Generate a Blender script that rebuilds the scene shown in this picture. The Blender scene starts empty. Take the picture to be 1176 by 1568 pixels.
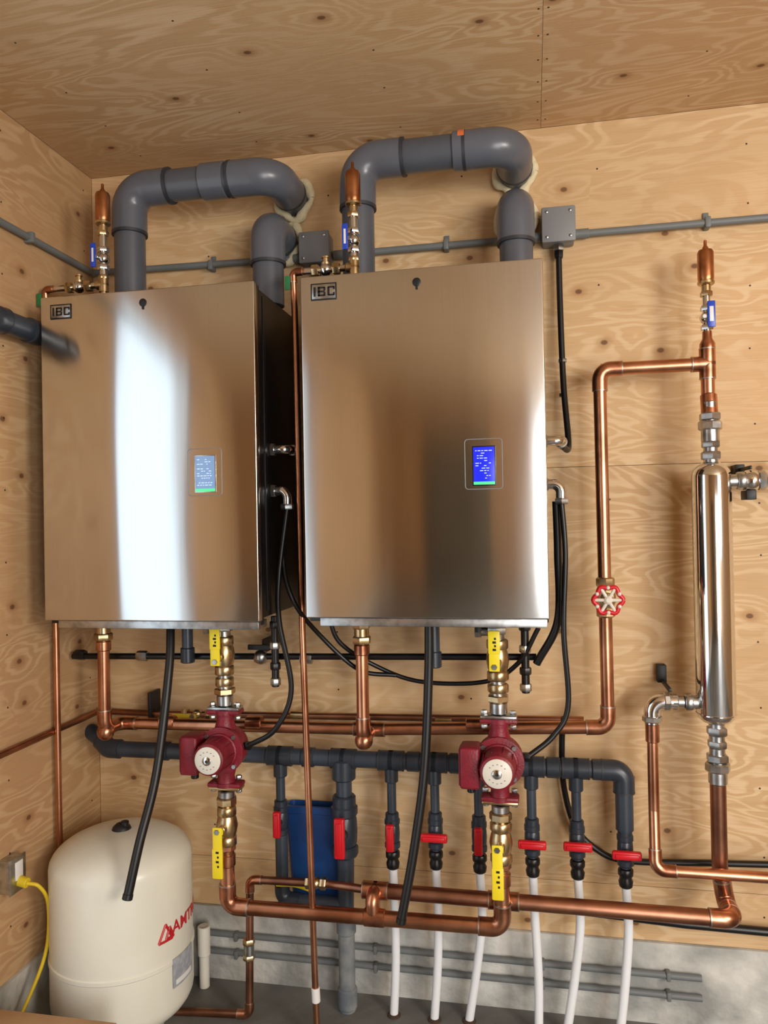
import bpy, bmesh, math, random
from mathutils import Vector, Matrix
random.seed(4)
pi=math.pi
def V(p): return Vector((p[0],-p[1],p[2]))   # (x, distance out from back wall, z)
# ---------------------------------------------------------------- materials
def srgb(r,g,b):
    f=lambda c:(c/12.92 if c<=.04045 else ((c+.055)/1.055)**2.4)
    return (f(r/255),f(g/255),f(b/255),1)
MATS={}
def mat(name,c,metal=0,rough=.5,c2=None,scale=12,lo=.4,hi=.65,bump=0,bscale=60,emit=0,coat=0,spec=.5,stretch=None):
    m=bpy.data.materials.new(name);m.use_nodes=True;nt=m.node_tree;N=nt.nodes;L=nt.links
    b=N['Principled BSDF'];b.inputs['Base Color'].default_value=c
    b.inputs['Metallic'].default_value=metal;b.inputs['Roughness'].default_value=rough
    b.inputs['Specular IOR Level'].default_value=spec
    if coat:b.inputs['Coat Weight'].default_value=coat
    tc=N.new('ShaderNodeTexCoord')
    src=tc.outputs['Object']
    if stretch:
        mp=N.new('ShaderNodeMapping');mp.inputs['Scale'].default_value=stretch;L.new(src,mp.inputs[0]);src=mp.outputs[0]
    if c2:
        n=N.new('ShaderNodeTexNoise');n.inputs['Scale'].default_value=scale;n.inputs['Detail'].default_value=5;L.new(src,n.inputs['Vector'])
        r=N.new('ShaderNodeValToRGB');r.color_ramp.elements[0].position=lo;r.color_ramp.elements[1].position=hi
        r.color_ramp.elements[0].color=c;r.color_ramp.elements[1].color=c2
        L.new(n.outputs['Fac'],r.inputs[0]);L.new(r.outputs[0],b.inputs['Base Color'])
    if bump:
        n=N.new('ShaderNodeTexNoise');n.inputs['Scale'].default_value=bscale;n.inputs['Detail'].default_value=4;L.new(src,n.inputs['Vector'])
        bp=N.new('ShaderNodeBump');bp.inputs['Strength'].default_value=bump;bp.inputs['Distance'].default_value=.01
        L.new(n.outputs['Fac'],bp.inputs['Height']);L.new(bp.outputs[0],b.inputs['Normal'])
    if emit:
        b.inputs['Emission Color'].default_value=c;b.inputs['Emission Strength'].default_value=emit
    MATS[name]=m;return m
mat('copper',srgb(218,158,124),1,.3,srgb(164,110,82),9,.38,.68)
mat('copper_old',srgb(188,134,106),1,.38,srgb(128,88,70),7,.35,.65)
mat('copper_fit',srgb(212,150,117),1,.3,srgb(148,97,74),22,.4,.66)
mat('vent_copper',srgb(200,138,94),1,.34,srgb(160,104,68),20)
mat('solder',srgb(186,172,160),1,.4)
mat('brass',srgb(212,190,150),1,.3,srgb(182,156,114),30)
mat('galv',srgb(196,198,198),1,.32,srgb(160,162,162),40)
mat('chrome',srgb(220,222,224),1,.12)
mat('polished',srgb(226,228,230),1,.09)
mat('flue',srgb(86,90,98),0,.32,srgb(78,82,90),5)
mat('flue_fit',srgb(92,96,105),0,.28)
mat('glue_dark',srgb(50,52,58),0,.5)
mat('pvc',srgb(48,57,68),0,.35,srgb(60,69,80),8)
mat('pvc_fit',srgb(44,52,62),0,.33)
mat('pvc_dusty',srgb(96,104,110),0,.7,srgb(135,138,136),14)
mat('conduit',srgb(112,117,118),0,.5)
mat('boxgrey',srgb(128,130,132),0,.5)
mat('black',srgb(16,16,18),0,.35)
mat('hose',srgb(14,14,15),0,.42)
mat('cable',srgb(12,12,14),0,.4)
mat('blackpaint',srgb(12,12,14),0,.35,None)
mat('red',srgb(206,26,38),0,.35)
mat('pump_red',srgb(130,28,44),0,.42,srgb(108,20,34),20,bump=.15,bscale=220)
mat('cream',srgb(222,218,205),0,.35)
mat('tank',srgb(228,228,214),0,.3,srgb(218,217,202),3,bump=.03,bscale=90)
mat('tank_red',srgb(190,30,38),0,.4)
mat('label',srgb(150,156,165),0,.5,srgb(175,180,188),60)
mat('yellow',srgb(240,218,40),0,.4)
mat('ycord',srgb(222,196,40),0,.45)
mat('blue',srgb(34,70,190),0,.35)
mat('bluebin',srgb(24,72,134),0,.45,srgb(16,54,110),6)
mat('green',srgb(44,120,70),0,.5)
mat('pex',srgb(236,240,244),0,.35)
mat('white',srgb(230,230,228),0,.4)
mat('foam',srgb(222,210,174),0,.9,None,bump=.6,bscale=60)
mat('card',srgb(186,150,112),0,.85,srgb(172,136,98),9)
mat('nail',srgb(52,40,30),0,.6)
mat('screenR',srgb(24,36,220),0,.3,emit=.8)
mat('screenL',srgb(120,150,190),0,.3,emit=.35)  # greyed blue: reflection wash put into the screen colour
mat('screentxt',srgb(190,210,250),0,.3,emit=.7)
mat('screengreen',srgb(70,220,130),0,.3,emit=.8)
mat('orange',srgb(225,120,70),0,.5)
mat('ink',srgb(20,20,22),0,.5)
mat('door',srgb(112,106,92),0,.5,srgb(100,96,84),3)
mat('trimw',srgb(150,110,70),0,.6,srgb(130,92,56),6)
mat('dark',srgb(70,52,38),0,.9)
def stainless():
    m=bpy.data.materials.new('stainless');m.use_nodes=True;nt=m.node_tree;N=nt.nodes;L=nt.links;b=N['Principled BSDF']
    b.inputs['Metallic'].default_value=1;b.inputs['Roughness'].default_value=.16;b.inputs['Anisotropic'].default_value=.88
    tv=N.new('ShaderNodeCombineXYZ');tv.inputs[2].default_value=1;L.new(tv.outputs[0],b.inputs['Tangent'])
    tc=N.new('ShaderNodeTexCoord')
    mp=N.new('ShaderNodeMapping');mp.inputs['Scale'].default_value=(900,900,3);L.new(tc.outputs['Object'],mp.inputs[0])
    n=N.new('ShaderNodeTexNoise');n.inputs['Scale'].default_value=1;n.inputs['Detail'].default_value=3;L.new(mp.outputs[0],n.inputs['Vector'])
    r=N.new('ShaderNodeValToRGB');r.color_ramp.elements[0].color=(.62,.62,.61,1);r.color_ramp.elements[1].color=(.74,.74,.73,1)
    L.new(n.outputs['Fac'],r.inputs[0]);L.new(r.outputs[0],b.inputs['Base Color'])
    mp2=N.new('ShaderNodeMapping');mp2.inputs['Scale'].default_value=(11,11,1.0);mp2.inputs['Location'].default_value=(3.3,1,0);L.new(tc.outputs['Object'],mp2.inputs[0])
    n2=N.new('ShaderNodeTexNoise');n2.inputs['Scale'].default_value=1;n2.inputs['Detail'].default_value=.5;L.new(mp2.outputs[0],n2.inputs['Vector'])
    bp=N.new('ShaderNodeBump');bp.inputs['Strength'].default_value=1;bp.inputs['Distance'].default_value=.0019
    L.new(n2.outputs['Fac'],bp.inputs['Height']);L.new(bp.outputs[0],b.inputs['Normal'])
    MATS['stainless']=m
stainless()
def plywood(name,light,mid,dark,amt=.5):
    m=bpy.data.materials.new(name);m.use_nodes=True;nt=m.node_tree;N=nt.nodes;L=nt.links;b=N['Principled BSDF']
    b.inputs['Roughness'].default_value=.62;b.inputs['Specular IOR Level'].default_value=.3
    uv=N.new('ShaderNodeUVMap')
    def mp(s,lc=(0,0,0)):
        q=N.new('ShaderNodeMapping');q.inputs['Scale'].default_value=(s[0],s[1],1);q.inputs['Location'].default_value=lc;L.new(uv.outputs[0],q.inputs[0]);return q.outputs[0]
    def noise(vec,sc,det=2,rough=.5,dist=0):
        q=N.new('ShaderNodeTexNoise');q.inputs['Scale'].default_value=sc;q.inputs['Detail'].default_value=det;q.inputs['Roughness'].default_value=rough;q.inputs['Distortion'].default_value=dist;L.new(vec,q.inputs['Vector']);return q.outputs['Fac']
    def math_(op,a,c,d=None):
        q=N.new('ShaderNodeMath');q.operation=op
        for i,x in enumerate((a,c,d)):
            if x is None: continue
            if isinstance(x,(int,float)): q.inputs[i].default_value=x
            else: L.new(x,q.inputs[i])
        return q.outputs[0]
    def rng(v,a,c,d,e):
        q=N.new('ShaderNodeMapRange');q.interpolation_type='SMOOTHSTEP'
        L.new(v,q.inputs[0])
        for i,x in enumerate((a,c,d,e)): q.inputs[i+1].default_value=x
        return q.outputs[0]
    h=noise(mp((1.5,6.0)),1,3.2,.52,.55)
    vo=N.new('ShaderNodeTexVoronoi');vo.voronoi_dimensions='2D';vo.inputs['Scale'].default_value=1;L.new(mp((3.6,5.0)),vo.inputs['Vector'])
    sep=N.new('ShaderNodeSeparateColor');L.new(vo.outputs['Color'],sep.inputs[0])
    gate=math_('GREATER_THAN',sep.outputs[0],.5)
    k=math_('MULTIPLY',rng(vo.outputs['Distance'],0,.42,1,0),gate)
    h2=math_('ADD',h,math_('MULTIPLY',k,.12))
    s=math_('SINE',math_('MULTIPLY',h2,2*pi*14),0)
    s=rng(s,-.4,1,0,1)
    amp=rng(noise(mp((1.3,2.0),(3,5,0)),1.2,2),.35,.62,.3,1)
    s=math_('MULTIPLY',s,amp)
    fib=noise(mp((6,260)),1,3,.6)
    tone=noise(mp((.7,1.5),(9,2,0)),1,3)
    def mix(f,c1,c2):
        q=N.new('ShaderNodeMix');q.data_type='RGBA'
        if isinstance(f,(int,float)): q.inputs[0].default_value=f
        else: L.new(f,q.inputs[0])
        for i,x in ((6,c1),(7,c2)):
            if isinstance(x,tuple): q.inputs[i].default_value=x
            else: L.new(x,q.inputs[i])
        return q.outputs[2]
    base=mix(rng(tone,.35,.68,0,1),mid,tuple(v*.86 if i<3 else 1 for i,v in enumerate(mid)))
    c=mix(math_('MULTIPLY',s,amt),base,light)
    c=mix(math_('MULTIPLY',rng(fib,.45,.75,0,1),.25),c,dark)
    halo=math_('MULTIPLY',rng(vo.outputs['Distance'],.035,.13,.6,0),gate)
    c=mix(halo,c,dark)
    core=math_('MULTIPLY',rng(vo.outputs['Distance'],.024,.046,.8,0),gate)
    c=mix(core,c,srgb(96,60,36))
    L.new(c,b.inputs['Base Color'])
    bp=N.new('ShaderNodeBump');bp.inputs['Strength'].default_value=.12;bp.inputs['Distance'].default_value=.004
    L.new(fib,bp.inputs['Height']);L.new(bp.outputs[0],b.inputs['Normal'])
    MATS[name]=m
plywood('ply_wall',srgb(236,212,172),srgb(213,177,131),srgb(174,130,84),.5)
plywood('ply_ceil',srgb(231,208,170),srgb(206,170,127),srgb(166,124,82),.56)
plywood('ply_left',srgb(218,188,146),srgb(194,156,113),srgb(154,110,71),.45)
mat('concrete',srgb(150,152,148),0,.85,srgb(214,213,206),6,.38,.62,bump=.6,bscale=26)
mat('floor_conc',srgb(84,85,82),0,.5,srgb(126,125,120),4,.3,.7,bump=.25,bscale=30)
# ---------------------------------------------------------------- mesh builder
class Obj:
    def __init__(s,name): s.name=name;s.v=[];s.f=[];s.m=[];s.mats=[];s.uv=[];s.sm=[]
    def mi(s,m):
        if m not in s.mats: s.mats.append(m)
        return s.mats.index(m)
    def add(s,vs,fs,m,uvs=None,smooth=True):
        o=len(s.v);s.v+=[tuple(x) for x in vs];k=s.mi(m)
        for i,f in enumerate(fs):
            s.f.append([o+j for j in f]);s.m.append(k);s.sm.append(smooth);s.uv.append(uvs[i] if uvs else None)
    def sweep(s,pts,r,m,seg=14,cap=True):
        pts=[Vector(p) for p in pts];n=len(pts)
        rs=r if isinstance(r,(list,tuple)) else [r]*n
        T=[]
        for i in range(n):
            a=pts[max(i-1,0)];b=pts[min(i+1,n-1)];T.append((b-a).normalized())
        up=Vector((0,0,1)) if abs(T[0].z)<.9 else Vector((1,0,0))
        u=T[0].cross(up).normalized();vs=[];fs=[]
        for i in range(n):
            if i:
                q=T[i-1].rotation_difference(T[i]);u=q@u;u=(u-T[i]*u.dot(T[i])).normalized()
            w=T[i].cross(u)
            for j in range(seg):
                a=2*pi*j/seg;vs.append(pts[i]+(u*math.cos(a)+w*math.sin(a))*rs[i])
        for i in range(n-1):
            for j in range(seg):
                k=(j+1)%seg;fs.append([i*seg+j,i*seg+k,(i+1)*seg+k,(i+1)*seg+j])
        if cap:
            fs.append(list(range(seg))[::-1]);fs.append([(n-1)*seg+j for j in range(seg)])
        s.add(vs,fs,m)
    def lathe(s,c,ax,prof,m,seg=24,smooth=True,rot=0):
        c=V(c);ax=V(ax).normalized();up=Vector((0,0,1)) if abs(ax.z)<.9 else Vector((1,0,0))
        u=ax.cross(up).normalized();w=ax.cross(u);vs=[];fs=[];n=len(prof)
        for t,r in prof:
            for j in range(seg):
                a=2*pi*j/seg+rot;vs.append(c+ax*t+(u*math.cos(a)+w*math.sin(a))*max(r,1e-5))
        for i in range(n-1):
            for j in range(seg):
                k=(j+1)%seg;fs.append([i*seg+j,i*seg+k,(i+1)*seg+k,(i+1)*seg+j])
        fs.append(list(range(seg))[::-1]);fs.append([(n-1)*seg+j for j in range(seg)])
        s.add(vs,fs,m,None,smooth)
    def cyl(s,a,b,r,m,seg=20,ch=0):
        a_=Vector(a);b_=Vector(b);l=(b_-a_).length;d=b_-a_
        ch=ch or min(r*.12,l*.2)
        s.lathe(a,d,[(0,r-ch),(ch,r),(l-ch,r),(l,r-ch)],m,seg)
    def hexn(s,c,ax,r,l,m,rot=0,seg=6):
        ch=l*.15
        s.lathe(Vector(c)-Vector(ax).normalized()*l/2,ax,[(0,r*.9),(ch,r),(l-ch,r),(l,r*.9)],m,seg,False,rot)
    def ball(s,c,r,m,sx=1,seg=18):
        n=9;s.lathe(c,(0,0,1),[(-r*math.cos(pi*i/n)*sx,r*math.sin(pi*i/n)) for i in range(n+1)],m,seg)
    def box(s,a,b,m,bev=.002,rotz=0,segs=2):
        bm=bmesh.new();bmesh.ops.create_cube(bm,size=1)
        dx,dd,dz=abs(b[0]-a[0]),abs(b[1]-a[1]),abs(b[2]-a[2])
        bmesh.ops.scale(bm,vec=(dx,dd,dz),verts=bm.verts)
        bev=min(bev,min(dx,dd,dz)*.45)
        if bev>0: bmesh.ops.bevel(bm,geom=bm.edges[:],offset=bev,segments=segs,affect='EDGES',profile=.5)
        c=V(((a[0]+b[0])/2,(a[1]+b[1])/2,(a[2]+b[2])/2))
        if rotz: bmesh.ops.rotate(bm,cent=(0,0,0),matrix=Matrix.Rotation(rotz,3,'Y'),verts=bm.verts)
        bmesh.ops.translate(bm,vec=c,verts=bm.verts)
        bm.verts.ensure_lookup_table()
        s.add([v.co.copy() for v in bm.verts],[[v.index for v in f.verts] for f in bm.faces],m);bm.free()
    def run(s,pts,r,m,bend=None,seg=16,fit=None,fr=1.16,fl=1.1,ring='solder',cap=True):
        P=[V(p) for p in pts];bend=bend or r*1.9
        def fil(P,bend):
            out=[P[0]]
            for i in range(1,len(P)-1):
                a=(P[i-1]-P[i]);b=(P[i+1]-P[i]);la,lb=a.length,b.length;a.normalize();b.normalize()
                ang=a.angle(b)
                if ang>pi-.03: out.append(P[i]);continue
                t=min(bend/math.tan(ang/2),la*.49,lb*.49)
                p1=P[i]+a*t;p2=P[i]+b*t
                rr=t*math.tan(ang/2);cen=P[i]+(a+b).normalized()*(rr/math.sin(ang/2))
                n=9;v1=p1-cen;v2=p2-cen;tot=v1.angle(v2);axis=v1.cross(v2).normalized()
                for k in range(n+1): out.append(cen+Matrix.Rotation(tot*k/n,3,axis)@v1)
            out.append(P[-1]);return out
        s.sweep(fil(P,bend),r,m,seg,cap)
        if fit:
            for i in range(1,len(P)-1):
                a=(P[i-1]-P[i]);b=(P[i+1]-P[i]);la,lb=a.length,b.length;a.normalize();b.normalize();ang=a.angle(b)
                if ang>pi-.3: continue
                t=bend/math.tan(ang/2)+fl*r*1.3
                q1=P[i]+a*min(t,la*.95);q2=P[i]+b*min(t,lb*.95)
                s.sweep(fil([q1,P[i],q2],bend),r*fr,fit,seg)
                if ring:
                    for q,dr in ((q1,a),(q2,b)):
                        s.sweep([q-dr*r*.12,q+dr*r*.08],r*(fr+.02),ring,seg)
    def curve(s,pts,r,m,seg=10,n=14,cap=True):
        P=[V(p) for p in pts];P=[2*P[0]-P[1]]+P+[2*P[-1]-P[-2]];out=[]
        for i in range(1,len(P)-2):
            for k in range(n):
                t=k/n;a,b,c,d=P[i-1:i+3]
                out.append(.5*((2*b)+(c-a)*t+(2*a-5*b+4*c-d)*t*t+(3*b-a-3*c+d)*t**3))
        out.append(P[-2]);s.sweep(out,r,m,seg,cap)
    def tee(s,p,dirs,r,l,m,ring='solder',fr=1.17):
        p=Vector(p)
        for d in dirs:
            d=Vector(d).normalized();s.cyl(p-d*r*.3,p+d*l,r*fr,m,18,.0008)
            if ring:s.cyl(p+d*(l-.002),p+d*(l+.002),r*(fr+.02),ring,18,.0005)
    def text(s,body,cx,d,cz,h,m,fn=None,bold=.02):
        t=bpy.data.curves.new('t','FONT');t.body=body;t.size=h*1.38;t.align_x='CENTER';t.align_y='CENTER';t.offset=h*bold;t.extrude=.0003
        ob=bpy.data.objects.new('t',t);bpy.context.scene.collection.objects.link(ob)
        dg=bpy.context.evaluated_depsgraph_get();me=bpy.data.meshes.new_from_object(ob.evaluated_get(dg))
        vs=[]
        for v in me.vertices:
            if fn: vs.append(fn(v.co))
            else: vs.append(Vector((cx+v.co.x,-d-v.co.z,cz+v.co.y)))
        s.add(vs,[list(p.vertices) for p in me.polygons],m,None,False)
        bpy.data.objects.remove(ob);bpy.data.curves.remove(t);bpy.data.meshes.remove(me)
    def done(s,ang=38):
        me=bpy.data.meshes.new(s.name);me.from_pydata(s.v,[],s.f)
        for m in s.mats: me.materials.append(MATS[m])
        me.polygons.foreach_set('material_index',s.m);me.polygons.foreach_set('use_smooth',s.sm)
        if any(u for u in s.uv):
            l=me.uv_layers.new(name='UVMap')
            for p,u in zip(me.polygons,s.uv):
                if u:
                    for li,c in zip(p.loop_indices,u): l.data[li].uv=c
        me.update();me.set_sharp_from_angle(angle=math.radians(ang));me.validate()
        ob=bpy.data.objects.new(s.name,me);bpy.context.scene.collection.objects.link(ob);return ob
# ---------------------------------------------------------------- room
XL=-1.433;XR=2.45;YB=4.3;ZF=.14;ZC=2.76
def sheet(o,plane,u0,u1,v0,v1,c,m,th=.012,gap=.0007,g=0):
    u0+=gap;u1-=gap;v0+=gap;v1-=gap
    so=(random.uniform(0,40),random.uniform(0,40))
    q=[(u0,v0),(u1,v0),(u1,v1),(u0,v1)];vs=[]
    for k in (c,c-th if plane!='z' and plane!='x' else (c-th if plane=='x' else c+th)):
        for u,v in q:
            if plane=='y': vs.append(V((u,k,v)))
            elif plane=='x': vs.append(V((k,u,v)))
            else: vs.append(V((u,v,k)))
    fs=[[0,1,2,3],[7,6,5,4]]+[[i,(i+1)%4,(i+1)%4+4,i+4] for i in range(4)]
    uq=[(u+so[0],v+so[1]) for u,v in q];U=uq+uq
    o.add(vs,fs,m,[[U[j] for j in f] for f in fs],False)
def slab(o,a,b,m): o.box(a,b,m,0)
def nails(o,plane,lst,c,r=.0028):
    ax={'y':(0,1,0),'x':(1,0,0),'z':(0,0,-1)}[plane]
    for u,v in lst:
        p={'y':(u,c-.001,v),'x':(c-.001,u,v),'z':(u,v,c+.001)}[plane]
        o.lathe(p,ax,[(0,r),(.0015,r)],'nail',8)
w=Obj('wall_back')
slab(w,(XL-.1,-.14,ZF-.1),(XR+.1,-.013,ZC+.1),'dark')
for z0,z1,xs in ((.37,.525,(XL,1.4,XR)),(.525,1.745,(XL,1.007,XR)),(1.745,ZC,(XL,1.785,XR))):
    for a,b in zip(xs,xs[1:]): sheet(w,'y',a,b,z0,z1,0,'ply_wall')
nails(w,'y',[(x+random.uniform(-.01,.01),z) for x in (-1.02,-.61,-.2,.21,.62,1.02) for z in [.45+.2*i+random.uniform(-.03,.03) for i in range(12)]],0)
w.done()
w=Obj('baseboard_back');w.box((XL,-.01,ZF-.02),(XR,.012,.37),'concrete',.004);w.done()
DY0,DY1,DZ=.90,1.92,2.56  # unseen left doorway, assumed from the bright band in the boiler steel
w=Obj('wall_left')
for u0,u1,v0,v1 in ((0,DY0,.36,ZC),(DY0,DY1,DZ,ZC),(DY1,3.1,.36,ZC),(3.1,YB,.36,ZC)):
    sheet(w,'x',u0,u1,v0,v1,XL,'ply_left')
slab(w,(XL-.12,-.1,ZF-.1),(XL-.013,DY0,ZC+.1),'dark');slab(w,(XL-.12,DY1,ZF-.1),(XL-.013,YB+.1,ZC+.1),'dark');slab(w,(XL-.12,DY0,DZ),(XL-.013,DY1,ZC+.1),'dark')
nails(w,'x',[(y,z) for y in (.05,.45,.85) for z in [.5+.2*i for i in range(12)]],XL)
w.done()
w=Obj('baseboard_left');w.box((XL-.01,0,ZF-.02),(XL+.012,DY0-.02,.36),'concrete',.004);w.box((XL-.01,DY1+.02,ZF-.02),(XL+.012,YB,.36),'concrete',.004);w.done()
w=Obj('trim_1')  # trim of the assumed doorway
for a,b in (((XL-.12,DY0-.02,ZF),(XL+.004,DY0,DZ)),((XL-.12,DY1,ZF),(XL+.004,DY1+.02,DZ)),((XL-.12,DY0,DZ-.02),(XL+.004,DY1,DZ))): w.box(a,b,'trimw',.002)
w.done()
w=Obj('wall_right')
WY0,WY1,WZ0,WZ1=2.5,3.6,1.45,2.5  # unseen window opening, added to hold the key lamp
for u0,u1,v0,v1 in ((0,WY0,ZF,ZC),(WY1,YB,ZF,ZC),(WY0,WY1,ZF,WZ0),(WY0,WY1,WZ1,ZC)):
    sheet(w,'x',u0,u1,v0,v1,XR+.012,'ply_left')
w.done()
w=Obj('assumed_window')  # unseen window, assumed as the place of the key lamp
for a,b in (((XR-.02,WY0-.05,WZ0-.05),(XR+.1,WY0,WZ1+.05)),((XR-.02,WY1,WZ0-.05),(XR+.1,WY1+.05,WZ1+.05)),((XR-.02,WY0,WZ0-.05),(XR+.1,WY1,WZ0)),((XR-.02,WY0,WZ1),(XR+.1,WY1,WZ1+.05)),((XR+.03,3.03,WZ0),(XR+.06,3.07,WZ1))): w.box(a,b,'white',.003)
w.done()
w=Obj('wall_rear')   # right-hand opening is unseen, added to carry a fill lamp
GX0,GX1,GZ=.98,2.36,2.35
for u0,u1,v0,v1 in ((XL,-.3,ZF,ZC),(-.3,GX0,ZF,ZC),(GX0,GX1,GZ,ZC),(GX1,XR,ZF,ZC)): sheet(w,'y',u0,u1,v0,v1,YB+.012,'ply_left')
w.done()
w=Obj('trim_2')  # trim of the added rear opening
for a,b in (((GX0-.04,YB-.02,ZF),(GX0,YB+.1,GZ)),((GX1,YB-.02,ZF),(GX1+.04,YB+.1,GZ)),((GX0-.04,YB-.02,GZ),(GX1+.04,YB+.1,GZ+.05))): w.box(a,b,'white',.003)
w.done()
w=Obj('reflection_door');w.box((-.75,YB-.045,ZF),(.35,YB-.001,2.3),'door',.004)  # unseen door, added for its grey reflection in the boiler steel
for z0,z1 in ((.3,1.1),(1.25,2.15)): w.box((-.62,YB-.052,z0),(.22,YB-.045,z1),'door',.006)
w.lathe((.28,YB-.045,1.15),(0,-1,0),[(0,.03),(.01,.03),(.012,.012),(.04,.012),(.045,.028),(.06,.028),(.068,.015)],'chrome');w.done()
w=Obj('ceiling')
for a,b,c,d in ((XL,.044,0,2.9),(.044,2.0,0,2.9),(2.0,XR,0,2.9),(XL,.044,2.9,YB),(.044,XR,2.9,YB)): sheet(w,'z',a,b,c,d,ZC,'ply_ceil',gap=.0005)
slab(w,(XL-.1,-.1,ZC+.013),(XR+.1,YB+.1,ZC+.1),'dark')
nails(w,'z',[(x,.05+.1*i) for x in (.034,.056) for i in range(14)]+[(x+random.uniform(-.008,.008),.1+.2*i+random.uniform(-.02,.02)) for x in (-1.2,-.8,-.37,.45,.85) for i in range(7)],ZC,.0026)
w.done()
w=Obj('floor');slab(w,(XL-.4,-.14,ZF-.1),(XR+.1,YB+.4,ZF),'floor_conc');w.done()
# ---------------------------------------------------------------- boilers
def boiler(x0,x1,z0,z1,disp,logo,lock,left):
    o=Obj('wall_hung_boiler')
    o.box((x0+.006,.015,z0+.004),(x1-.006,.386,z1-.006),'blackpaint',.004)
    o.box((x0+.002,.375,z0-.012),(x1-.002,.392,z1-.002),'blackpaint',.003)
    o.box((x0,.392,z0),(x1,.42,z1),'stainless',.0035,segs=3)
    o.box((x0+.035,.345,z0-.022),(x1-.006,.41,z0-.001),'galv',.002)
    o.box((x0+.1,.06,z0-.012),(x1-.1,.34,z0+.006),'blackpaint',.002)
    for i in range(6): o.cyl((x0+.08+i*.09,.30,z0-.02),(x0+.08+i*.09,.30,z0),.012,'black' if i%2 else 'galv',14)
    a,b,c,d=logo;o.box((a,.4195,c),(b,.4215,d),'ink',.0008)
    o.box((a+.0035,.421,c+.0035),(b-.0035,.4221,d-.0035),'galv',.0004)
    h=(d-c)*.56;zc=(c+d)/2;xm=(a+b)/2;w_=h*.62;t=h*.24;y0,y1=.4218,.4226
    def bar(xa,xb,za,zb): o.box((xa,y0,za),(xb,y1,zb),'ink',.0004)
    xI=xm-h*1.08;bar(xI,xI+t,zc-h/2,zc+h/2)
    xB=xI+t+h*.22;bar(xB,xB+t,zc-h/2,zc+h/2);bar(xB+w_,xB+w_+t*.9,zc+.08*h,zc+h*.46);bar(xB+w_,xB+w_+t*.9,zc-h*.46,zc-.08*h)
    for zz in (zc-h/2,zc-h*.09,zc+h/2-h*.18): bar(xB,xB+w_+t*.6,zz,zz+h*.18)
    xC=xB+w_+t*.9+h*.2;bar(xC,xC+t,zc-h*.44,zc+h*.44)
    for zz in (zc-h/2,zc+h/2-h*.18): bar(xC+t*.3,xC+w_+t*.6,zz,zz+h*.18)
    bar(xC+w_,xC+w_+t*.8,zc+h*.15,zc+h*.46);bar(xC+w_,xC+w_+t*.8,zc-h*.46,zc-h*.15)
    o.lathe((lock[0],.419,lock[1]),(0,1,0),[(0,.011),(.002,.011),(.003,.009),(.0035,.004)],'ink')
    o.box((lock[0]-.003,.4205,lock[1]-.018),(lock[0]+.003,.4222,lock[1]-.008),'ink',.0005)
    a,b,c,d=disp
    fr=[];rr=.008
    for cx,cz,a0 in ((b-rr,d-rr,0),(a+rr,d-rr,90),(a+rr,c+rr,180),(b-rr,c+rr,270)):
        for k in range(6):
            t=math.radians(a0+18*k);fr.append(V((cx+rr*math.cos(t),.4205,cz+rr*math.sin(t))))
    o.sweep(fr+[fr[0]],.0012,'boxgrey',6)
    sx0,sx1,sz0,sz1=a+.021,b-.019,c+.011,d-.02
    o.box((sx0-.003,.4195,sz0-.003),(sx1+.003,.4215,sz1+.003),'galv' if left else 'black',.001)
    o.box((sx0,.42,sz0),(sx1,.4222,sz1),'screenL' if left else 'screenR',.0005)
    o.box((sx0,.4215,sz0),(sx1,.4228,sz0+.007),'screengreen',.0003)
    for i in range(12):
        z=sz1-.010-i*.0062
        x=sx0+.005+random.choice((0,0,.004));e=sx1-.006
        while x<e-.006:
            l=random.uniform(.003,.009)
            if random.random()<.62:o.box((x,.4215,z),(min(x+l,e),.4226,z+.0018),'screentxt',.0001)
            x+=l+.0025
    xs=x1-.006
    for i,z in enumerate((1.80,1.685)):
        dd=.29 if left else .25
        o.hexn((xs+.006,dd,z),(1,0,0),.019,.012,'galv')
        if i==0:
            o.run([(xs,dd,z),(xs+.05,dd,z),(xs+.05,dd-.06,z-.0)],.013,'chrome',.02)
            o.cyl((xs+.05,dd-.035,z),(xs+.05,dd-.07,z),.016,'galv')
        else:
            o.run([(xs,dd,z),(xs+.045,dd,z),(xs+.045,dd,z-.05)],.014,'chrome',.022)
            o.hexn((xs+.045,dd,z-.045),(0,0,1),.019,.016,'galv')
    o.box((x1-.007,.03,z0+.02),(x1-.004,.04,z1-.02),'black',.001);o.box((x1-.007,.33,z0+.02),(x1-.003,.345,z1-.02),'black',.001)
    return o.done()
boiler(-1.337,-.710,1.337,2.235,(-.903,-.808,1.672,1.797),(-1.306,-1.241,2.171,2.212),(-1.027,2.199),True)
boiler(-.583,.034,1.349,2.233,(-.165,-.073,1.671,1.795),(-.555,-.486,2.169,2.213),(-.278,2.197),False)
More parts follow.
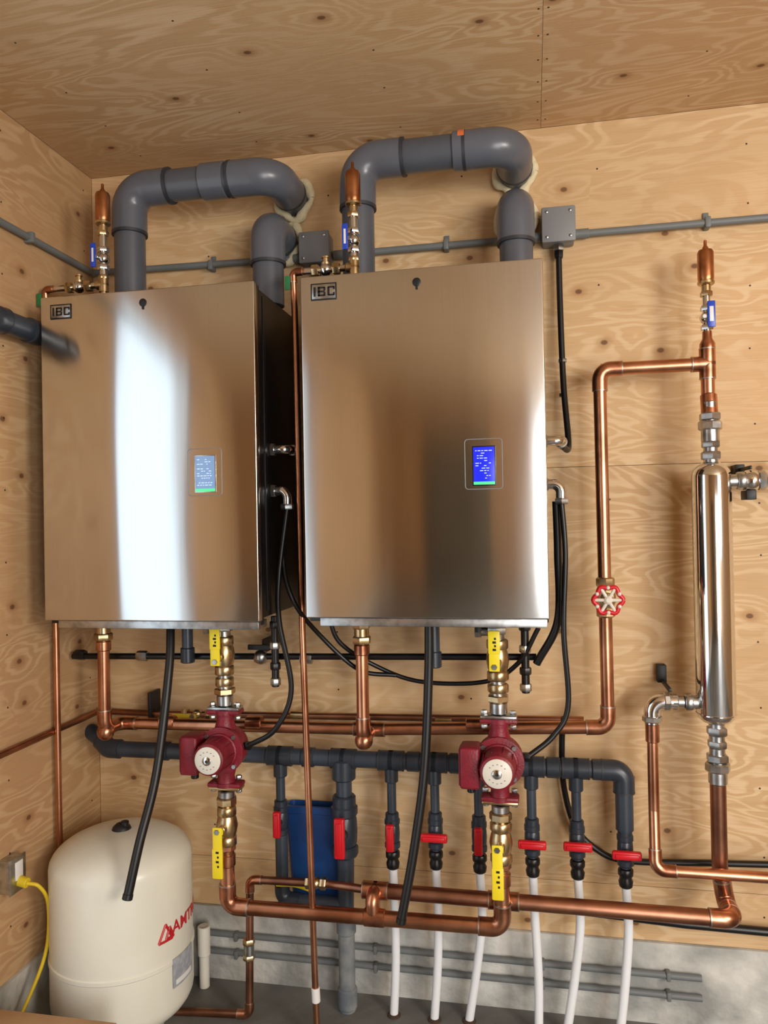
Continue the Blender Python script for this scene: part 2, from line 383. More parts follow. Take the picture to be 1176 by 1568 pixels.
# ---------------------------------------------------------------- flue pipes
def foam(o,x,z):
    n=40;pts=[]
    for i in range(n+1):
        a=2*pi*(i%n)/n;rr=.056+.006*math.sin(3*a+x*9)+.004*math.sin(5*a+z)
        pts.append(V((x+rr*math.cos(a),.018,z+rr*math.sin(a))))
    o.sweep(pts,[.0125+.003*math.sin(4*2*pi*(i%n)/n+x)+.0015*math.sin(9*2*pi*(i%n)/n) for i in range(n+1)],'foam',10)
def flue(pts,coup=(),tag=None,bend=.078):
    o=Obj('flue_pipe');R=.046
    o.run(pts,R,'flue',bend,28,'flue_fit',1.13,.95,'glue_dark')
    for a,b in coup: o.cyl(a,b,R*1.14,'flue_fit',28,.002)
    foam(o,pts[-1][0],pts[-1][2])
    if tag:
        x,z=tag;vs=[];n=6
        for i in range(n+1):
            t=math.radians(20+8*i)
            for xx in (x-.009,x+.009): vs.append(V((xx,.2+R*1.155*math.cos(t),z+R*1.155*math.sin(t))))
        o.add(vs,[[2*i,2*i+1,2*i+3,2*i+2] for i in range(n)],'orange')
    o.done()
flue([(-1.185,.2,2.237),(-1.185,.2,2.612),(-.722,.2,2.612),(-.722,.004,2.612)],[((-.945,.2,2.612),(-.87,.2,2.612))])
flue([(-.757,.17,2.237),(-.757,.17,2.478),(-.757,.004,2.478)],bend=.06)
flue([(-.475,.2,2.235),(-.475,.2,2.622),(-.035,.2,2.622),(-.035,.004,2.622)],[((-.20,.2,2.622),(-.15,.2,2.622))],(-.175,2.622))
flue([(-.033,.17,2.235),(-.033,.17,2.478),(-.033,.004,2.478)],bend=.06)
o=Obj('air_intake_pipe');o.run([(XL+.004,.56,2.15),(XL+.050,.56,2.15),(XL+.050,.36,2.15),(-1.336,.36,2.15)],.031,'pvc',.035,24,'pvc_fit',1.13,.3,'glue_dark')
o.done()
# ---------------------------------------------------------------- junction boxes & conduit
def jbox(x0,x1,z0,z1):
    o=Obj('junction_box');o.box((x0,.001,z0),(x1,.06,z1),'boxgrey',.006);o.box((x0-.003,.058,z0-.003),(x1+.003,.07,z1+.003),'boxgrey',.005)
    for x in (x0+.012,x1-.012):
        for z in (z0+.012,z1-.012): o.lathe((x,.07,z),(0,1,0),[(0,.004),(.002,.004),(.003,.002)],'galv',10)
    xm=(x0+x1)/2
    o.hexn((xm,.035,z0-.012),(0,0,1),.017,.016,'galv');o.hexn((xm,.035,z0-.03),(0,0,1),.014,.02,'black');o.done()
jbox(-.691,-.600,2.395,2.486);jbox(.042,.132,2.395,2.492)
zc=2.425
o=Obj('electrical_conduit');o.run([(XL+.014,2.6,zc+.01),(XL+.014,.03,zc+.01)],.0105,'conduit')
for y in (.35,1.6,2.4): o.box((XL+.001,y-.008,zc-.006),(XL+.03,y+.008,zc+.026),'conduit',.004)
o.done()
for a,b,cl in ((XL+.012,-.695,(-1.0,)),(-.595,.038,(-.243,)),(.135,XR-.02,(.50,1.2))):
    o=Obj('electrical_conduit')
    o.run([(a,.022,zc+(.01 if a<-1 else 0)),(b,.022,zc)],.0105,'conduit')
    if a<0: o.cyl((b-.03,.022,zc),(b,.022,zc),.014,'conduit')
    if a>-.6: o.cyl((a,.022,zc),(a+.04,.022,zc),.014,'conduit')
    if a<-1: o.ball((a+.004,.022,zc+.01),.0135,'conduit')
    for x in cl:
        o.box((x-.008,.001,zc-.016),(x+.008,.037,zc+.016),'conduit',.004);o.box((x-.008,.001,zc+.014),(x+.008,.006,zc+.036),'conduit',.002)
    o.done()
for z in (.288,.232):
    o=Obj('electrical_conduit');o.run([(-1.08,.025,z+.004),(.44,.025,z)],.0095,'conduit')
    for x in (-.95,-.5,0,.35):o.box((x-.006,.013,z-.013),(x+.006,.038,z+.013),'conduit',.003)
    o.done()
# ---------------------------------------------------------------- air vents
UP=(0,0,1);DN=(0,0,-1);LF=(-1,0,0);RT=(1,0,0);FR=(0,1,0);BK=(0,-1,0)
def lever(o,p,dirv,L,wd,m,stub=.02):
    x,d,z=p
    o.cyl((x,d-stub,z),(x,d+.003,z),.006,'brass',10);o.hexn((x,d+.004,z),FR,.008,.006,'galv')
    if dirv[2]: 
        s=1 if dirv[2]>0 else -1
        a,b=sorted((z-s*.012,z+s*L));o.box((x-wd/2,d-.003,a),(x+wd/2,d+.003,b),m,.0028)
        a,b=sorted((z+s*L*.35,z+s*L));o.box((x-wd*.56,d-.004,a),(x+wd*.56,d+.0055,b),m,.004)
        for k in range(4):
            zz=z+s*L*(.45+.1*k);o.box((x-wd*.12+.004*(k%2),d+.005,zz),(x+wd*.2,d+.0062,zz+.006),'ink',.0002)
    else:
        s=1 if dirv[0]>0 else -1
        a,b=sorted((x-s*.012,x+s*L));o.box((a,d-.003,z-wd/2),(b,d+.003,z+wd/2),m,.0028)
def air_vent(x,d,zt,ztee,short=False):
    o=Obj('automatic_air_vent')
    o.lathe((x,d,zt-.115),UP,[(0,.012),(.006,.018),(.012,.0205),(.020,.021),(.085,.021),(.092,.018),(.095,.008),(.100,.0075),(.104,.0045),(.118,.004),(.12,.002)],'vent_copper',24)
    o.lathe((x,d,zt-.117),UP,[(0,.018),(.003,.022),(.009,.022),(.012,.018)],'brass',24)
    z=zt-.117
    o.cyl((x,d,z),(x,d,z-.018),.012,'brass');o.hexn((x,d,z-.024),UP,.0165,.014,'brass')
    o.cyl((x,d,z-.03),(x,d,ztee),.0105,'chrome');
    zv=(z-.03+ztee)/2+.004
    o.hexn((x,d,zv+.026),UP,.017,.014,'chrome');o.hexn((x,d,zv-.026),UP,.017,.014,'chrome');o.ball((x,d,zv),.018,'chrome')
    o.box((x-.003-(.024 if not short else -.0),d+.02,zv-.03),(x+.013-(.024 if not short else -.004),d+.026,zv+.04),'blue',.002)
    o.box((x+.002-(.024 if not short else -.0),d+.0255,zv-.015),(x+.008-(.024 if not short else -.004),d+.0265,zv+.025),'white',.0003)
    o.cyl((x-.01,d,zv),(x-.01,d+.024,zv),.006,'galv',10)
    return o
def relief(x0,xd,d,z,zb,xb):
    o=Obj('relief_discharge_pipe')
    o.cyl((x0-.024,d,z),(xd+.03,d,z),.009,'chrome')
    o.hexn((x0-.05,d,z),LF,.016,.02,'brass');o.ball((x0-.08,d,z),.018,'chrome');o.hexn((x0-.11,d,z),LF,.016,.02,'brass')
    o.lathe((x0-.08,d,z),UP,[(0,.012),(.018,.013),(.02,.008),(.03,.008),(.031,.011),(.035,.011)],'brass',16)
    o.run([(xd+.035,d,z),(xd,d,z),(xd,d-.01,z-.1),(xd,d-.03,1.3),(xb,d-.04,zb)],.0092,'copper',.018,14,'copper_fit',1.2,.8)
    o.box((xd-.022,d+.006,z-.05),(xd-.006,d+.009,z-.012),'green',.001)
    return o
for x,zt,zte in ((-1.214,2.588,2.297),(-.466,2.572,2.288)):
    o=air_vent(x,.3,zt,zte);o.hexn((x,.3,zte+.022),UP,.015,.012,'brass')
    o.tee((x,.3,zte),[UP,LF,DN],.0115,.022,'brass',None);o.cyl((x,.3,zte),(x,.3,2.237),.010,'brass');o.done()
o=relief(-1.214,-1.405,.3,2.297,.15,-1.408);o.done()
o=relief(-.466,-.640,.3,2.288,.15,-.620);o.cyl((-.622,.262,.30),(-.621,.261,.26),.012,'white');o.done()
o=air_vent(.468,.14,2.332,2.06,True)
o.lathe((.468,.14,2.045),UP,[(0,.02),(.012,.02),(.025,.013),(.045,.012)],'copper_fit');o.done()
# ---------------------------------------------------------------- copper loop, header A, gate valve
o=Obj('copper_supply_pipe')
o.run([(-1.28,.22,1.318),(-1.28,.22,.982),(-1.28,.14,.982),(-.48,.14,.990),(.190,.14,1.018),(.186,.14,2.003),(.467,.14,2.003)],.0178,'copper',.034,18,'copper_fit')
o.ball((-1.28,.215,.975),.026,'copper_fit')
o.run([(-.482,.22,1.33),(-.482,.22,.985),(-.482,.14,.985)],.0178,'copper',.034,18,'copper_fit');o.ball((-.482,.215,.978),.026,'copper_fit')
o.tee((-.482,.14,.990),[LF,RT],.0178,.045,'copper_fit')
o.tee((.467,.14,2.003),[UP,DN,LF],.0178,.040,'copper_fit')
o.cyl((.467,.14,2.0),(.467,.14,1.92),.0178,'copper')
for x in (-1.28,-.482):
    o.hexn((x,.22,1.308),UP,.026,.03,'brass');o.cyl((x,.22,1.305),(x,.22,1.262),.021,'brass');o.hexn((x,.22,1.262),UP,.027,.022,'brass');o.cyl((x,.22,1.25),(x,.22,1.22),.022,'copper_fit')
for x in (-1.14,-.86,-.2):o.cyl((x,.14,.986+(x+1.28)*.022),(x+.05,.14,.986+(x+1.33)*.022),.021,'copper_fit')
o.done()
o=Obj('copper_return_pipe')
o.run([(XL+.02,.03,.988),(-1.2,.05,.99),(.13,.05,1.012)],.0105,'copper_old',.02,14,'copper_fit')
o.hexn((-1.10,.05,.993),RT,.018,.02,'brass');o.ball((-1.06,.05,.993),.019,'brass');o.hexn((-1.02,.05,.993),RT,.018,.02,'brass')
lever(o,(-1.06,.085,.995),LF,.07,.014,'ycord')
for x in (-.75,-.3):o.cyl((x,.05,1.0),(x+.05,.05,1.0),.0135,'brass')
o.box((-1.22,.001,.97),(-1.21,.07,1.06),'ink',.002)
o.done()
o=Obj('copper_wall_pipe');o.run([(XL+.014,.85,.985),(XL+.014,.03,.985)],.0095,'copper_old');o.done()
o=Obj('gate_valve');x,d,z=.190,.14,1.375
o.lathe((x,d,z-.055),UP,[(0,.021),(.004,.025),(.022,.025),(.028,.021),(.04,.026),(.055,.028),(.07,.026),(.082,.021),(.088,.025),(.106,.025),(.11,.021)],'brass',8)
o.cyl((x,d,z),(x,d+.05,z),.016,'brass');o.hexn((x,d+.04,z),FR,.018,.014,'brass');o.cyl((x,d+.04,z),(x,d+.085,z),.005,'brass',10)
n=48;ring=[]
for i in range(n+1):
    a=2*pi*i/n;rr=.035+.0035*math.cos(6*a);ring.append(V((x+rr*math.cos(a),d+.075,z+rr*math.sin(a))))
o.sweep(ring[:-1]+[ring[0]],.0062,'red',10)
for k in range(6):
    a=pi/3*k;o.sweep([V((x+.008*math.cos(a),d+.077,z+.008*math.sin(a))),V((x+.034*math.cos(a),d+.075,z+.034*math.sin(a)))],.0045,'cream',8)
for k in range(6):
    a=pi/3*k+pi/6;o.ball((x+.033*math.cos(a),d+.0785,z+.033*math.sin(a)),.0055,'cream',1,10)
o.lathe((x,d+.07,z),FR,[(0,.011),(.012,.011),(.016,.006)],'cream',16);o.done()
# ---------------------------------------------------------------- hydraulic separator
o=Obj('hydraulic_separator');x,d=.468,.15
o.lathe((x,d,1.04),UP,[(0,.022),(.006,.036),(.016,.046),(.03,.05),(.66,.05),(.675,.047),(.688,.036),(.697,.022)],'polished',40)
o.lathe((x,d,1.065),UP,[(0,.05),(.001,.0515),(.004,.0515),(.005,.05)],'polished',40)
def union(zz,r=.028):
    o.hexn((x,d,zz),UP,r,.024,'galv',0,8);o.hexn((x,d,zz+.024),UP,r*.9,.02,'galv',0,6);o.cyl((x,d,zz-.045),(x,d,zz),r*.75,'galv')
o.cyl((x,d,1.73),(x,d,1.90),.018,'galv');o.hexn((x,d,1.755),UP,.026,.022,'galv');o.hexn((x,d,1.785),UP,.024,.018,'galv');union(1.835,.031);o.cyl((x,d,1.86),(x,d-.01,1.92),.0215,'copper_fit')
o.cyl((x,d,1.045),(x,d,.9),.020,'galv');o.hexn((x,d,1.02),UP,.027,.022,'galv');o.hexn((x,d,.985),UP,.025,.02,'galv');union(.925,.032);o.cyl((x,d,.915),(x,d,.885),.0235,'copper_fit')
o.cyl((x+.045,d,1.685),(x+.085,d,1.685),.018,'galv');o.hexn((x+.075,d,1.685),RT,.026,.022,'galv',pi/8,8);o.ball((x+.10,d,1.685),.028,'chrome');o.hexn((x+.125,d,1.685),RT,.026,.02,'galv',0,8)
o.cyl((x+.13,d,1.685),(x+.20,d,1.685),.013,'galv');o.hexn((x+.175,d,1.685),RT,.02,.03,'galv');o.cyl((x+.19,d,1.685),(1.4,d,1.685),.0135,'copper')
o.box((x+.085,.001,1.705),(x+.11,.05,1.735),'ink',.002);o.box((x+.095,.04,1.715),(x+.10,.16,1.725),'ink',.001);o.box((x+.085,.10,1.635),(x+.11,.16,1.66),'ink',.002)
o.cyl((x-.045,d,1.095),(x-.08,d,1.095),.018,'galv');o.hexn((x-.07,d,1.095),RT,.024,.02,'galv',0,8);o.cyl((x-.08,d,1.095),(x-.11,d,1.095),.016,'galv');o.hexn((x-.105,d,1.095),RT,.022,.016,'galv')
o.run([(x-.10,d,1.095),(x-.164,d,1.095),(x-.164,d,1.035)],.021,'chrome',.03,18)
o.hexn((x-.125,d,1.095),RT,.026,.016,'galv',0,8);o.hexn((x-.164,d,1.048),UP,.026,.016,'galv',0,8)
o.box((x-.13,.001,1.12),(x-.105,.03,1.17),'ink',.002);o.box((x-.12,.001,1.12),(x-.112,.15,1.13),'ink',.001)
o.done()
o=Obj('copper_branch_pipe')
o.run([(.304,.15,1.035),(.304,.15,.80),(.300,.185,.655),(1.6,.19,.655)],.0145,'copper',.03,16,'copper_fit');o.cyl((.304,.15,1.035),(.304,.15,.985),.0185,'copper_fit');o.done()
# ---------------------------------------------------------------- lower headers
o=Obj('copper_header_pipe')
o.run([(-.45,.22,.562),(.485,.22,.557),(.485,.125,.557),(.470,.14,.66),(.468,.15,.885)],.0205,'copper_old',.03,18,'copper_fit')
o.tee((-.455,.22,.562),[RT,LF],.0205,.035,'copper_fit');o.run([(-.455,.22,.562),(-.455,.26,.562),(-.455,.26,.505)],.0205,'copper_fit',.025)
o.tee((-.1,.22,.56),[RT,LF],.0205,.04,'copper_fit')
o.run([(-.48,.22,.562),(-.60,.2,.560),(-.834,.2,.556),(-.842,.2,.163),(-1.09,.22,.160)],.0115,'copper_old',.02,14,'copper_fit')
o.hexn((-.655,.2,.56),RT,.018,.018,'brass');o.ball((-.635,.2,.56),.017,'brass');o.hexn((-.612,.2,.56),RT,.018,.018,'brass')
o.hexn((-.840,.2,.375),UP,.018,.018,'brass');o.cyl((-.84,.2,.37),(-.84,.2,.33),.015,'galv');o.hexn((-.84,.2,.33),UP,.018,.016,'brass')
o.done()
o=Obj('copper_header_pipe')
o.run([(-.878,.26,.665),(-.878,.26,.505),(-.102,.26,.508),(-.102,.26,.665)],.0205,'copper',.034,18,'copper_fit')
o.cyl((-.48,.26,.507),(-.42,.26,.507),.024,'copper_fit')
for x in (-.878,-.102): o.cyl((x,.26,.655),(x,.26,.62),.024,'copper_fit')
o.done()
# ---------------------------------------------------------------- pumps + valves
def pump(x,d,z):
    o=Obj('circulator_pump')
    for s,zz in ((1,z+.103),(-1,z-.103)):
        o.box((x-.050,d-.024,zz-.007),(x+.050,d+.024,zz+.007),'pump_red',.006)
        o.lathe((x,d,zz-.006),UP,[(0,.03),(.012,.03)],'pump_red')
        o.box((x-.048,d-.022,zz+s*.010-.005),(x+.048,d+.022,zz+s*.010+.005),'galv' if s>0 else 'brass',.004)
        for q in (-.038,.038):
            o.hexn((x+q,d,zz+.020),UP,.009,.010,'galv');o.hexn((x+q,d,zz-.018),UP,.009,.010,'galv')
    o.lathe((x,d,z-.1),UP,[(0,.027),(.02,.024),(.045,.031),(.1,.038),(.155,.031),(.18,.024),(.2,.027)],'pump_red',24)
    o.lathe((x,d-.045,z),FR,[(0,.04),(.008,.055),(.03,.062),(.06,.062),(.068,.058),(.07,.066),(.082,.066),(.084,.056)],'pump_red',32)
    for k in range(4):
        a=pi/4+pi/2*k;o.hexn((x+.057*math.cos(a),d+.038,z+.057*math.sin(a)),FR,.007,.014,'galv')
    o.lathe((x,d+.035,z),FR,[(0,.052),(.01,.05),(.012,.046),(.07,.046),(.085,.043),(.09,.036)],'pump_red',32)
    for k in range(10):
        a=2*pi*k/10;o.box((x+.047*math.cos(a)-.0015,d+.05,z+.047*math.sin(a)-.0015),(x+.047*math.cos(a)+.0015,d+.1,z+.047*math.sin(a)+.0015),'pump_red',.0005)
    o.lathe((x,d+.122,z),FR,[(0,.037),(.004,.037),(.006,.034)],'cream',32)
    o.lathe((x,d+.127,z),FR,[(0,.012),(.005,.012),(.007,.008)],'chrome',16);o.lathe((x,d+.131,z),FR,[(0,.005),(.004,.004)],'ink',6)
    for k in range(14):
        if k%7 in (0,6): continue
        a=2*pi*k/14+.2;o.box((x+.024*math.cos(a)-.002,d+.1275,z+.024*math.sin(a)-.001),(x+.024*math.cos(a)+.002,d+.1286,z+.024*math.sin(a)+.001),'boxgrey',.0001)
    o.box((x-.098,d+.02,z-.055),(x-.046,d+.095,z+.052),'pump_red',.008,segs=3);o.box((x-.101,d+.03,z-.048),(x-.095,d+.088,z+.045),'pump_red',.004)
    o.cyl((x-.072,d+.05,z-.055),(x-.072,d+.05,z-.075),.011,'black');o.hexn((x+.07,d+.01,z+.01),RT,.012,.02,'black')
    o.done()
def ball_valve(x,d,z,hx,hz0,hz1,name='ball_valve'):
    o=Obj(name)
    o.hexn((x,d,z+.042),UP,.029,.026,'brass',0,8);o.hexn((x,d,z-.042),UP,.029,.026,'brass',0,8)
    o.lathe((x,d,z-.034),UP,[(0,.022),(.012,.027),(.034,.031),(.056,.027),(.068,.022)],'brass',24)
    o.cyl((x,d,z),(x,d+.045,z),.012,'brass');
    lever(o,(x+hx,d+.05,hz0),(0,0,1 if hz1>hz0 else -1),abs(hz1-hz0),.028,'yellow')
    o.box((min(x,x+hx)-.008,d+.046,z-.008),(max(x,x+hx)+.008,d+.050,z+.008),'yellow',.001)
    return o
for x in (-.877,-.102):
    z=.957
    pump(x,.26,z)
    o=ball_valve(x,.26,1.22,-.006,1.21,1.305)
    o.cyl((x,.26,1.26),(x,.26,1.312),.019,'galv');o.hexn((x,.26,1.30),UP,.027,.022,'galv');
    o.cyl((x-.02,.26,1.295),(x-.055,.26,1.295),.012,'galv');o.hexn((x-.05,.26,1.295),RT,.017,.018,'galv')
    o.cyl((x,.26,1.19),(x,.26,1.077),.019,'galv');o.hexn((x,.26,1.145),UP,.028,.024,'brass',0,8);o.hexn((x,.26,1.118),UP,.03,.018,'brass',0,6);o.cyl((x,.26,1.108),(x,.26,1.077),.0235,'galv')
    o.done()
    o=ball_valve(x,.26,.735,-.008,.735,.605)
    o.cyl((x,.26,.836),(x,.26,.668),.0195,'brass');o.cyl((x,.26,.836),(x,.26,.815),.024,'galv');o.hexn((x,.26,.805),UP,.03,.022,'brass',0,8);o.hexn((x,.26,.675),UP,.026,.018,'copper_fit',0,8)
    o.done()
# ---------------------------------------------------------------- pvc manifold
o=Obj('pvc_manifold_pipe');zm=.888;dm=.10
o.run([(XL+.004,.06,.93),(-1.375,.085,.91),(-1.34,dm,zm),(.232,dm,zm),(.232,dm,.725)],.0245,'pvc',.03,22,'pvc_fit',1.2,.9,'glue_dark')
drops=[(-.770,.014,.695,'v'),(-.572,.024,.675,'V'),(-.427,.0135,.676,'v'),(-.299,.0135,.684,'h'),(-.172,.0135,.682,'v'),(-.022,.0135,.682,'h'),(.102,.0135,.684,'h'),(.232,.0135,.669,'h')]
for x in (-1.15,-.93,-.68,-.36,-.235,-.09,.04,.165): o.cyl((x-.02,dm,zm),(x+.02,dm,zm),.029,'pvc_fit',22)
for x,r,zv,k in drops:
    if x<.2:
        o.tee((x,dm,zm),[LF,RT],.0245,.036,'pvc_fit','glue_dark',1.2)
        o.cyl((x,dm,zm),(x,dm,zm-.062),max(r*1.5,.02),'pvc_fit')
    o.cyl((x,dm,zm-.05),(x,dm,zv+.06),r,'pvc');
o.run([(-.770,dm,.655),(-.770,dm,.455),(-.572,dm,.455)],.019,'pvc',.03,18,'pvc_fit',1.2,1,None)
o.cyl((-.572,dm,.60),(-.572,dm,.40),.024,'pvc');o.cyl((-.572,dm,.42),(-.572,dm,ZF),.0245,'pvc_dusty');o.cyl((-.572,dm,.44),(-.572,dm,.37),.029,'pvc_dusty')
o.cyl((-.572,dm,.21),(-.572,dm,.15),.029,'pvc_dusty')
o.done()
for x,r,zv,k in drops:
    o=Obj('manifold_ball_valve');q=1.75 if k=='V' else 1
    o.cyl((x,dm,zv+.06*q),(x,dm,zv+.035*q),.020*q,'pvc_fit');o.hexn((x,dm,zv+.034*q),UP,.023*q,.018*q,'pvc_fit',0,10)
    o.lathe((x,dm,zv-.03*q),UP,[(0,.016*q),(.01*q,.021*q),(.03*q,.022*q),(.05*q,.021*q),(.06*q,.016*q)],'pvc_fit',20)
    o.hexn((x,dm,zv-.034*q),UP,.023*q,.018*q,'pvc_fit',0,10)
    o.cyl((x,dm,zv),(x,dm+.035*q,zv),.011*q,'pvc_fit')
    hw,hl=.0115*(1.35 if k=='V' else 1),.039*(1.5 if k=='V' else 1)
    D0,D1=dm+.03*q,dm+.03*q+.018
    if k in 'vV': o.box((x-hw,D0,zv-hl),(x+hw,D1,zv+hl),'red',.005,segs=3);o.box((x-hw*.5,D1-.001,zv-hl*.8),(x+hw*.5,D1+.004,zv+hl*.8),'red',.002)
    else: o.box((x-hl,D0,zv-hw),(x+hl,D1,zv+hw),'red',.005,segs=3);o.box((x-hl*.8,D1-.001,zv-hw*.5),(x+hl*.8,D1+.004,zv+hw*.5),'red',.002)
    if abs(x+.77)>.01 and k!='V':
        o.cyl((x,dm,zv-.04),(x,dm,zv-.052),.014,'pvc_fit')
        o.hexn((x,dm,zv-.062),UP,.021,.020,'black',0,12);o.lathe((x,dm,zv-.105),UP,[(0,.0135),(.004,.018),(.018,.020),(.026,.0165),(.036,.017)],'black',16)
        o.done()
    else:
        o.cyl((x,dm,zv-.03*q),(x,dm,zv-.045*q),.019*q,'pvc_fit');o.done()
for x,xb,db,zt in ((-.427,-.432,.10,.58),(-.299,-.312,.10,.585),(-.172,-.212,.09,.585),(-.022,-.014,.12,.585),(.102,.062,.11,.585),(.232,.201,.13,.57)):
    o=Obj('pex_tube');o.curve([(x,dm,zt),(x+(.004),dm+.004,.45),((x+xb)/2+.006,(dm+db)/2,.3),(xb,db,ZF+.001)],.0125,'pex',14)
    o.lathe((xb,db,ZF),UP,[(0,.02),(.004,.019),(.007,.0135)],'dark',14);o.done()
for x in (-1.018,-.28):
    o=Obj('pvc_drain_stub');o.cyl((x,.2,1.325),(x,.2,1.19),.0165,'pvc');o.cyl((x,.2,1.23),(x,.2,1.185),.021,'pvc_fit');o.done()
for x in (-.745,-.03):
    o=Obj('gas_line_stub');o.cyl((x,.2,1.325),(x,.2,1.12),.011,'black')
    for z in (1.30,1.24,1.18,1.135): o.hexn((x,.2,z),UP,.016,.02,'galv' if z in(1.24,1.135) else 'black',0,8)
    o.done()
o=Obj('black_gas_pipe');o.run([(-1.415,.17,1.192),(-.9,.17,1.20),(.0,.17,1.213)],.0095,'black');
for x in (-1.39,-1.18,-.80,-.66,-.1):o.hexn((x,.17,1.197),RT,.016,.035,'black' if x<-1.3 or x>-.5 else 'galv',0,8)
o.ball((-.80,.17,1.2),.022,'galv');o.box((-.83,.19,1.225),(-.76,.20,1.24),'ink',.002);o.box((-.80,.001,1.21),(-.79,.16,1.25),'ink',.001);o.done()
for pts in ([(-1.018,.305,1.312),(-1.003,.35,1.19),(-1.007,.42,.935),(-1.02,.495,.77),(-1.036,.53,.645)],[(-.279,.3,1.325),(-.283,.3,1.18),(-.296,.32,.936),(-.325,.34,.73),(-.359,.36,.553)]):
    o=Obj('drain_hose');o.curve(pts,.0122,'hose',14);a=Vector(pts[-1]);b=Vector(pts[-2]);t=(a-b).normalized()
    o.cyl(a-t*.012,a+t*.003,.0134,'hose');o.cyl(a,a+t*.004,.008,'ink');o.done()
def cable(pts,r=.0055,m='cable',name='power_cable'):
    o=Obj(name);o.curve(pts,r,m,10);return o
cable([(-.575,.22,1.32),(-.55,.2,1.25),(-.466,.15,1.18),(-.335,.13,1.13),(-.146,.15,1.137),(-.05,.2,1.2),(.007,.22,1.30)],.0065).done()
cable([(-.671,.29,1.64),(-.69,.28,1.50),(-.655,.30,1.38),(-.60,.22,1.27),(-.50,.18,1.17),(-.40,.15,1.15)],.0065).done()
cable([(-.671,.29,1.64),(-.695,.30,1.45),(-.700,.29,1.32),(-.675,.27,1.13),(-.72,.28,1.02),(-.80,.28,.97)],.0075).done()
cable([(.073,.25,1.64),(.08,.25,1.5),(.072,.25,1.30),(.08,.24,1.10),(.04,.25,1.02),(-.03,.27,.965)],.0075).done()
cable([(.060,.23,1.64),(.062,.22,1.5),(.058,.22,1.32),(-.0,.2,1.2)],.011).done()
o=Obj('flexible_conduit');pp=[(.087,.035,2.36),(.088,.04,2.2),(.092,.06,1.98),(.1,.12,1.80),(.08,.19,1.79)]
o.curve(pp,.0088,'cable',12);
for z in (2.05,1.95): o.hexn((.091,.055,z),UP,.013,.010,'galv')
o.done()
cable([(.075,.06,1.02),(.068,.04,.95),(.07,.03,.82),(.10,.03,.70),(.16,.03,.635),(.25,.035,.61),(.5,.035,.62),(.8,.03,.625),(1.6,.03,.62)],.009).done()
o=Obj('black_gas_pipe');o.run([(.10,.03,.455),(.40,.03,.44),(1.6,.03,.42)],.012,'black');o.done()
# ---------------------------------------------------------------- expansion tank
o=Obj('expansion_tank');tx,td,R=-1.183,.30,.196
prof=[(.0,.105),(.01,.11),(.06,.105),(.066,.10)];o.lathe((tx,td,ZF),UP,prof,'tank',40)
pr=[(.195,.03),(.198,.09)]
for i in range(9):
    a=pi/2*i/8;pr.append((.275-.075*math.cos(a),R*(.45+.55*math.sin(a))))
pr+=[(.385,R),(.388,R+.003),(.398,R+.003),(.401,R),(.64,R)]
for i in range(1,10):
    a=pi/2*i/9;pr.append((.64+.083*math.sin(a),R*(.12+.88*math.cos(a))))
o.lathe((tx,td,0),UP,pr,'tank',64)
o.lathe((tx,td,.72),UP,[(0,.027),(.003,.027),(.010,.024),(.018,.015),(.021,.006)],'ink',24);o.cyl((tx+.01,td,.73),(tx+.01,td,.745),.012,'black')
def wrap(a0,zc,tilt=0):
    def f(co):
        a=math.radians(a0)+co.x/R;rr=R+.0012+co.z
        return Vector((tx+rr*math.cos(a),-td+rr*math.sin(a),zc+co.y+co.x*tilt))
    return f
o.text('AMTROL',0,0,0,.034,'tank_red',wrap(8,.485))
def patch(a0,a1,z0,z1,m,off=.001,n=10):
    vs=[];fs=[]
    for i in range(n+1):
        a=math.radians(a0+(a1-a0)*i/n)
        for z in (z0,z1): vs.append(Vector((tx+(R+off)*math.cos(a),-td+(R+off)*math.sin(a),z)))
    for i in range(n): fs.append([2*i,2*i+2,2*i+3,2*i+1])
    o.add(vs,fs,m)
patch(-20,8,.322,.402,'label',.004);patch(-17,5,.328,.342,'white',.0045)
def tri(a,z,w,h):
    f=wrap(a,z)
    for q,s in (((-w,0),(0,h)),((w,0),(0,h)),((-w,0),(w,0))):
        o.sweep([f(Vector((q[0],q[1],.0))),f(Vector(((q[0]+s[0])/2,(q[1]+s[1])/2,0))),f(Vector((s[0],s[1],0)))],.0035,'tank_red',6)
tri(-26,.462,.022,.045);tri(-22,.466,.013,.03)
o.done()
o=Obj('white_pipe_stub');o.cyl((-1.045,.06,ZF),(-1.045,.06,.33),.016,'cream');o.cyl((-1.045,.06,.33),(-1.045,.06,.24),.020,'cream');o.done()
# ---------------------------------------------------------------- misc
o=Obj('plastic_bin')
def rr(cx,z,w,d,rad,n=6):
    L=[]
    for sx,sy,a0 in ((1,1,0),(-1,1,90),(-1,-1,180),(1,-1,270)):
        for k in range(n+1):
            a=math.radians(a0+90*k/n);L.append((cx+sx*(w/2-rad)+rad*math.cos(a),.034+sy*(d/2-rad)+rad*math.sin(a),z))
    return L
rings=[rr(-.65,.405,.16,.04,.015),rr(-.66,.43,.19,.048,.018),rr(-.665,.66,.21,.054,.02),rr(-.665,.70,.212,.054,.02),rr(-.665,.702,.225,.06,.022),rr(-.665,.722,.225,.06,.022),rr(-.665,.724,.20,.045,.016),rr(-.665,.68,.195,.04,.015)]
vs=[V(p) for p in [q for r_ in rings for q in r_]];n=len(rings[0]);fs=[]
for i in range(len(rings)-1):
    for j in range(n): fs.append([i*n+j,i*n+(j+1)%n,(i+1)*n+(j+1)%n,(i+1)*n+j])
fs+= [list(range(n))[::-1],[(len(rings)-1)*n+j for j in range(n)]]
o.add(vs,fs,'bluebin');o.done()
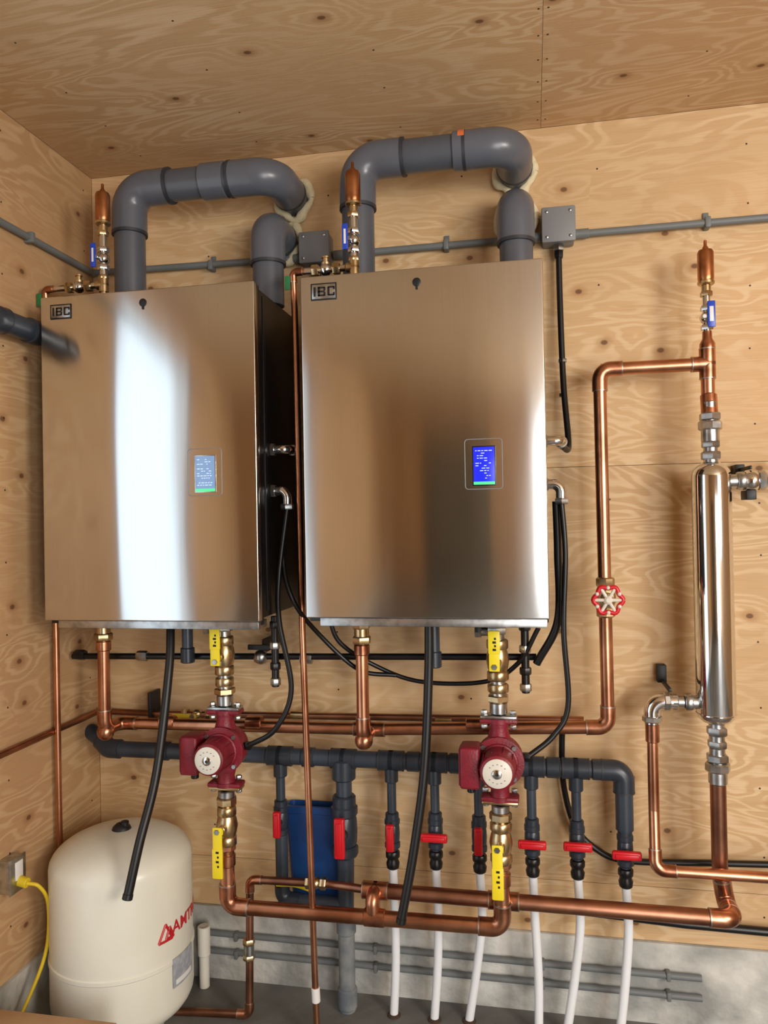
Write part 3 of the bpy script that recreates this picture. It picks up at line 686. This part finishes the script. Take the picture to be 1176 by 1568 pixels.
o=Obj('yellow_valve_handle');o.curve([(-.775,.135,.515),(-.72,.14,.52),(-.68,.14,.512),(-.665,.13,.50)],.0065,'ycord');o.cyl((-.77,.12,.515),(-.77,.14,.515),.01,'black');o.done()
o=Obj('cardboard_box');x0,x1,a,b,z1=-1.395,-1.02,.62,.95,.385
o.box((x0,a,ZF),(x1,b,z1),'card',.003);o.box((x0-.002,a-.002,z1),(x1+.002,a+.155,z1+.004),'card',.001);o.box((x0-.002,b-.155,z1),(x1+.002,b+.002,z1+.004),'card',.001)
o.box((x0+.1,a+.16,z1),(x0+.15,b,z1+.0045),'label',.0005);o.done()
o=Obj('power_outlet');o.box((XL+.001,.44,.61),(XL+.035,.50,.70),'galv',.004);o.box((XL+.035,.437,.607),(XL+.04,.503,.703),'galv',.002)
o.box((XL+.039,.452,.64),(XL+.043,.482,.69),'white',.002)
o.cyl((XL+.04,.465,.635),(XL+.065,.465,.63),.014,'ycord');o.done()
cable([(XL+.06,.465,.63),(XL+.09,.45,.615),(XL+.095,.42,.55),(XL+.085,.42,.42),(XL+.06,.48,.30),(XL+.05,.60,.2),(XL+.025,.60,.15)],.005,'ycord','extension_cord').done()
# ---------------------------------------------------------------- light
S=bpy.context.scene
wd=bpy.data.worlds.new('world');S.world=wd;wd.use_nodes=True
bg=wd.node_tree.nodes['Background'];bg.inputs[0].default_value=(.74,.88,1.0,1);bg.inputs[1].default_value=1.05
def area(name,loc,tgt,sx,sy,e,col):
    l=bpy.data.lights.new(name,'AREA');l.shape='RECTANGLE';l.size=sx;l.size_y=sy;l.energy=e;l.color=col
    ob=bpy.data.objects.new(name,l);ob.location=V(loc);ob.rotation_euler=(V(tgt)-V(loc)).to_track_quat('-Z','Y').to_euler();S.collection.objects.link(ob)
area('assumed_key_light',(XR-.06,3.05,2.05),(-.3,0,1.2),.9,.9,66,(1,.95,.88))  # key lamp, assumed from the leftward shadows, set at an added unseen window
area('rear_fill_light',((GX0+GX1)/2,YB+.05,1.25),((GX0+GX1)/2,0,1.15),1.3,2.1,78,(1,.97,.94))  # fill lamp, added in the unseen rear opening
area('assumed_doorway_light',(XL-.01,1.41,1.4),(1,1.41,1.4),.98,2.3,5.5,(.84,.93,1))  # lamp added in the assumed left doorway for its band in the steel
# ---------------------------------------------------------------- camera
c=bpy.data.cameras.new('camera');o=bpy.data.objects.new('camera',c);S.collection.objects.link(o);S.camera=o
o.location=(0,-2.33,1.6);o.rotation_euler=(pi/2+.0097,.0181,.1927)
c.sensor_fit='VERTICAL';c.sensor_height=36;c.lens=1174.3/1568*36;c.clip_start=.05
S.view_settings.view_transform='Standard'
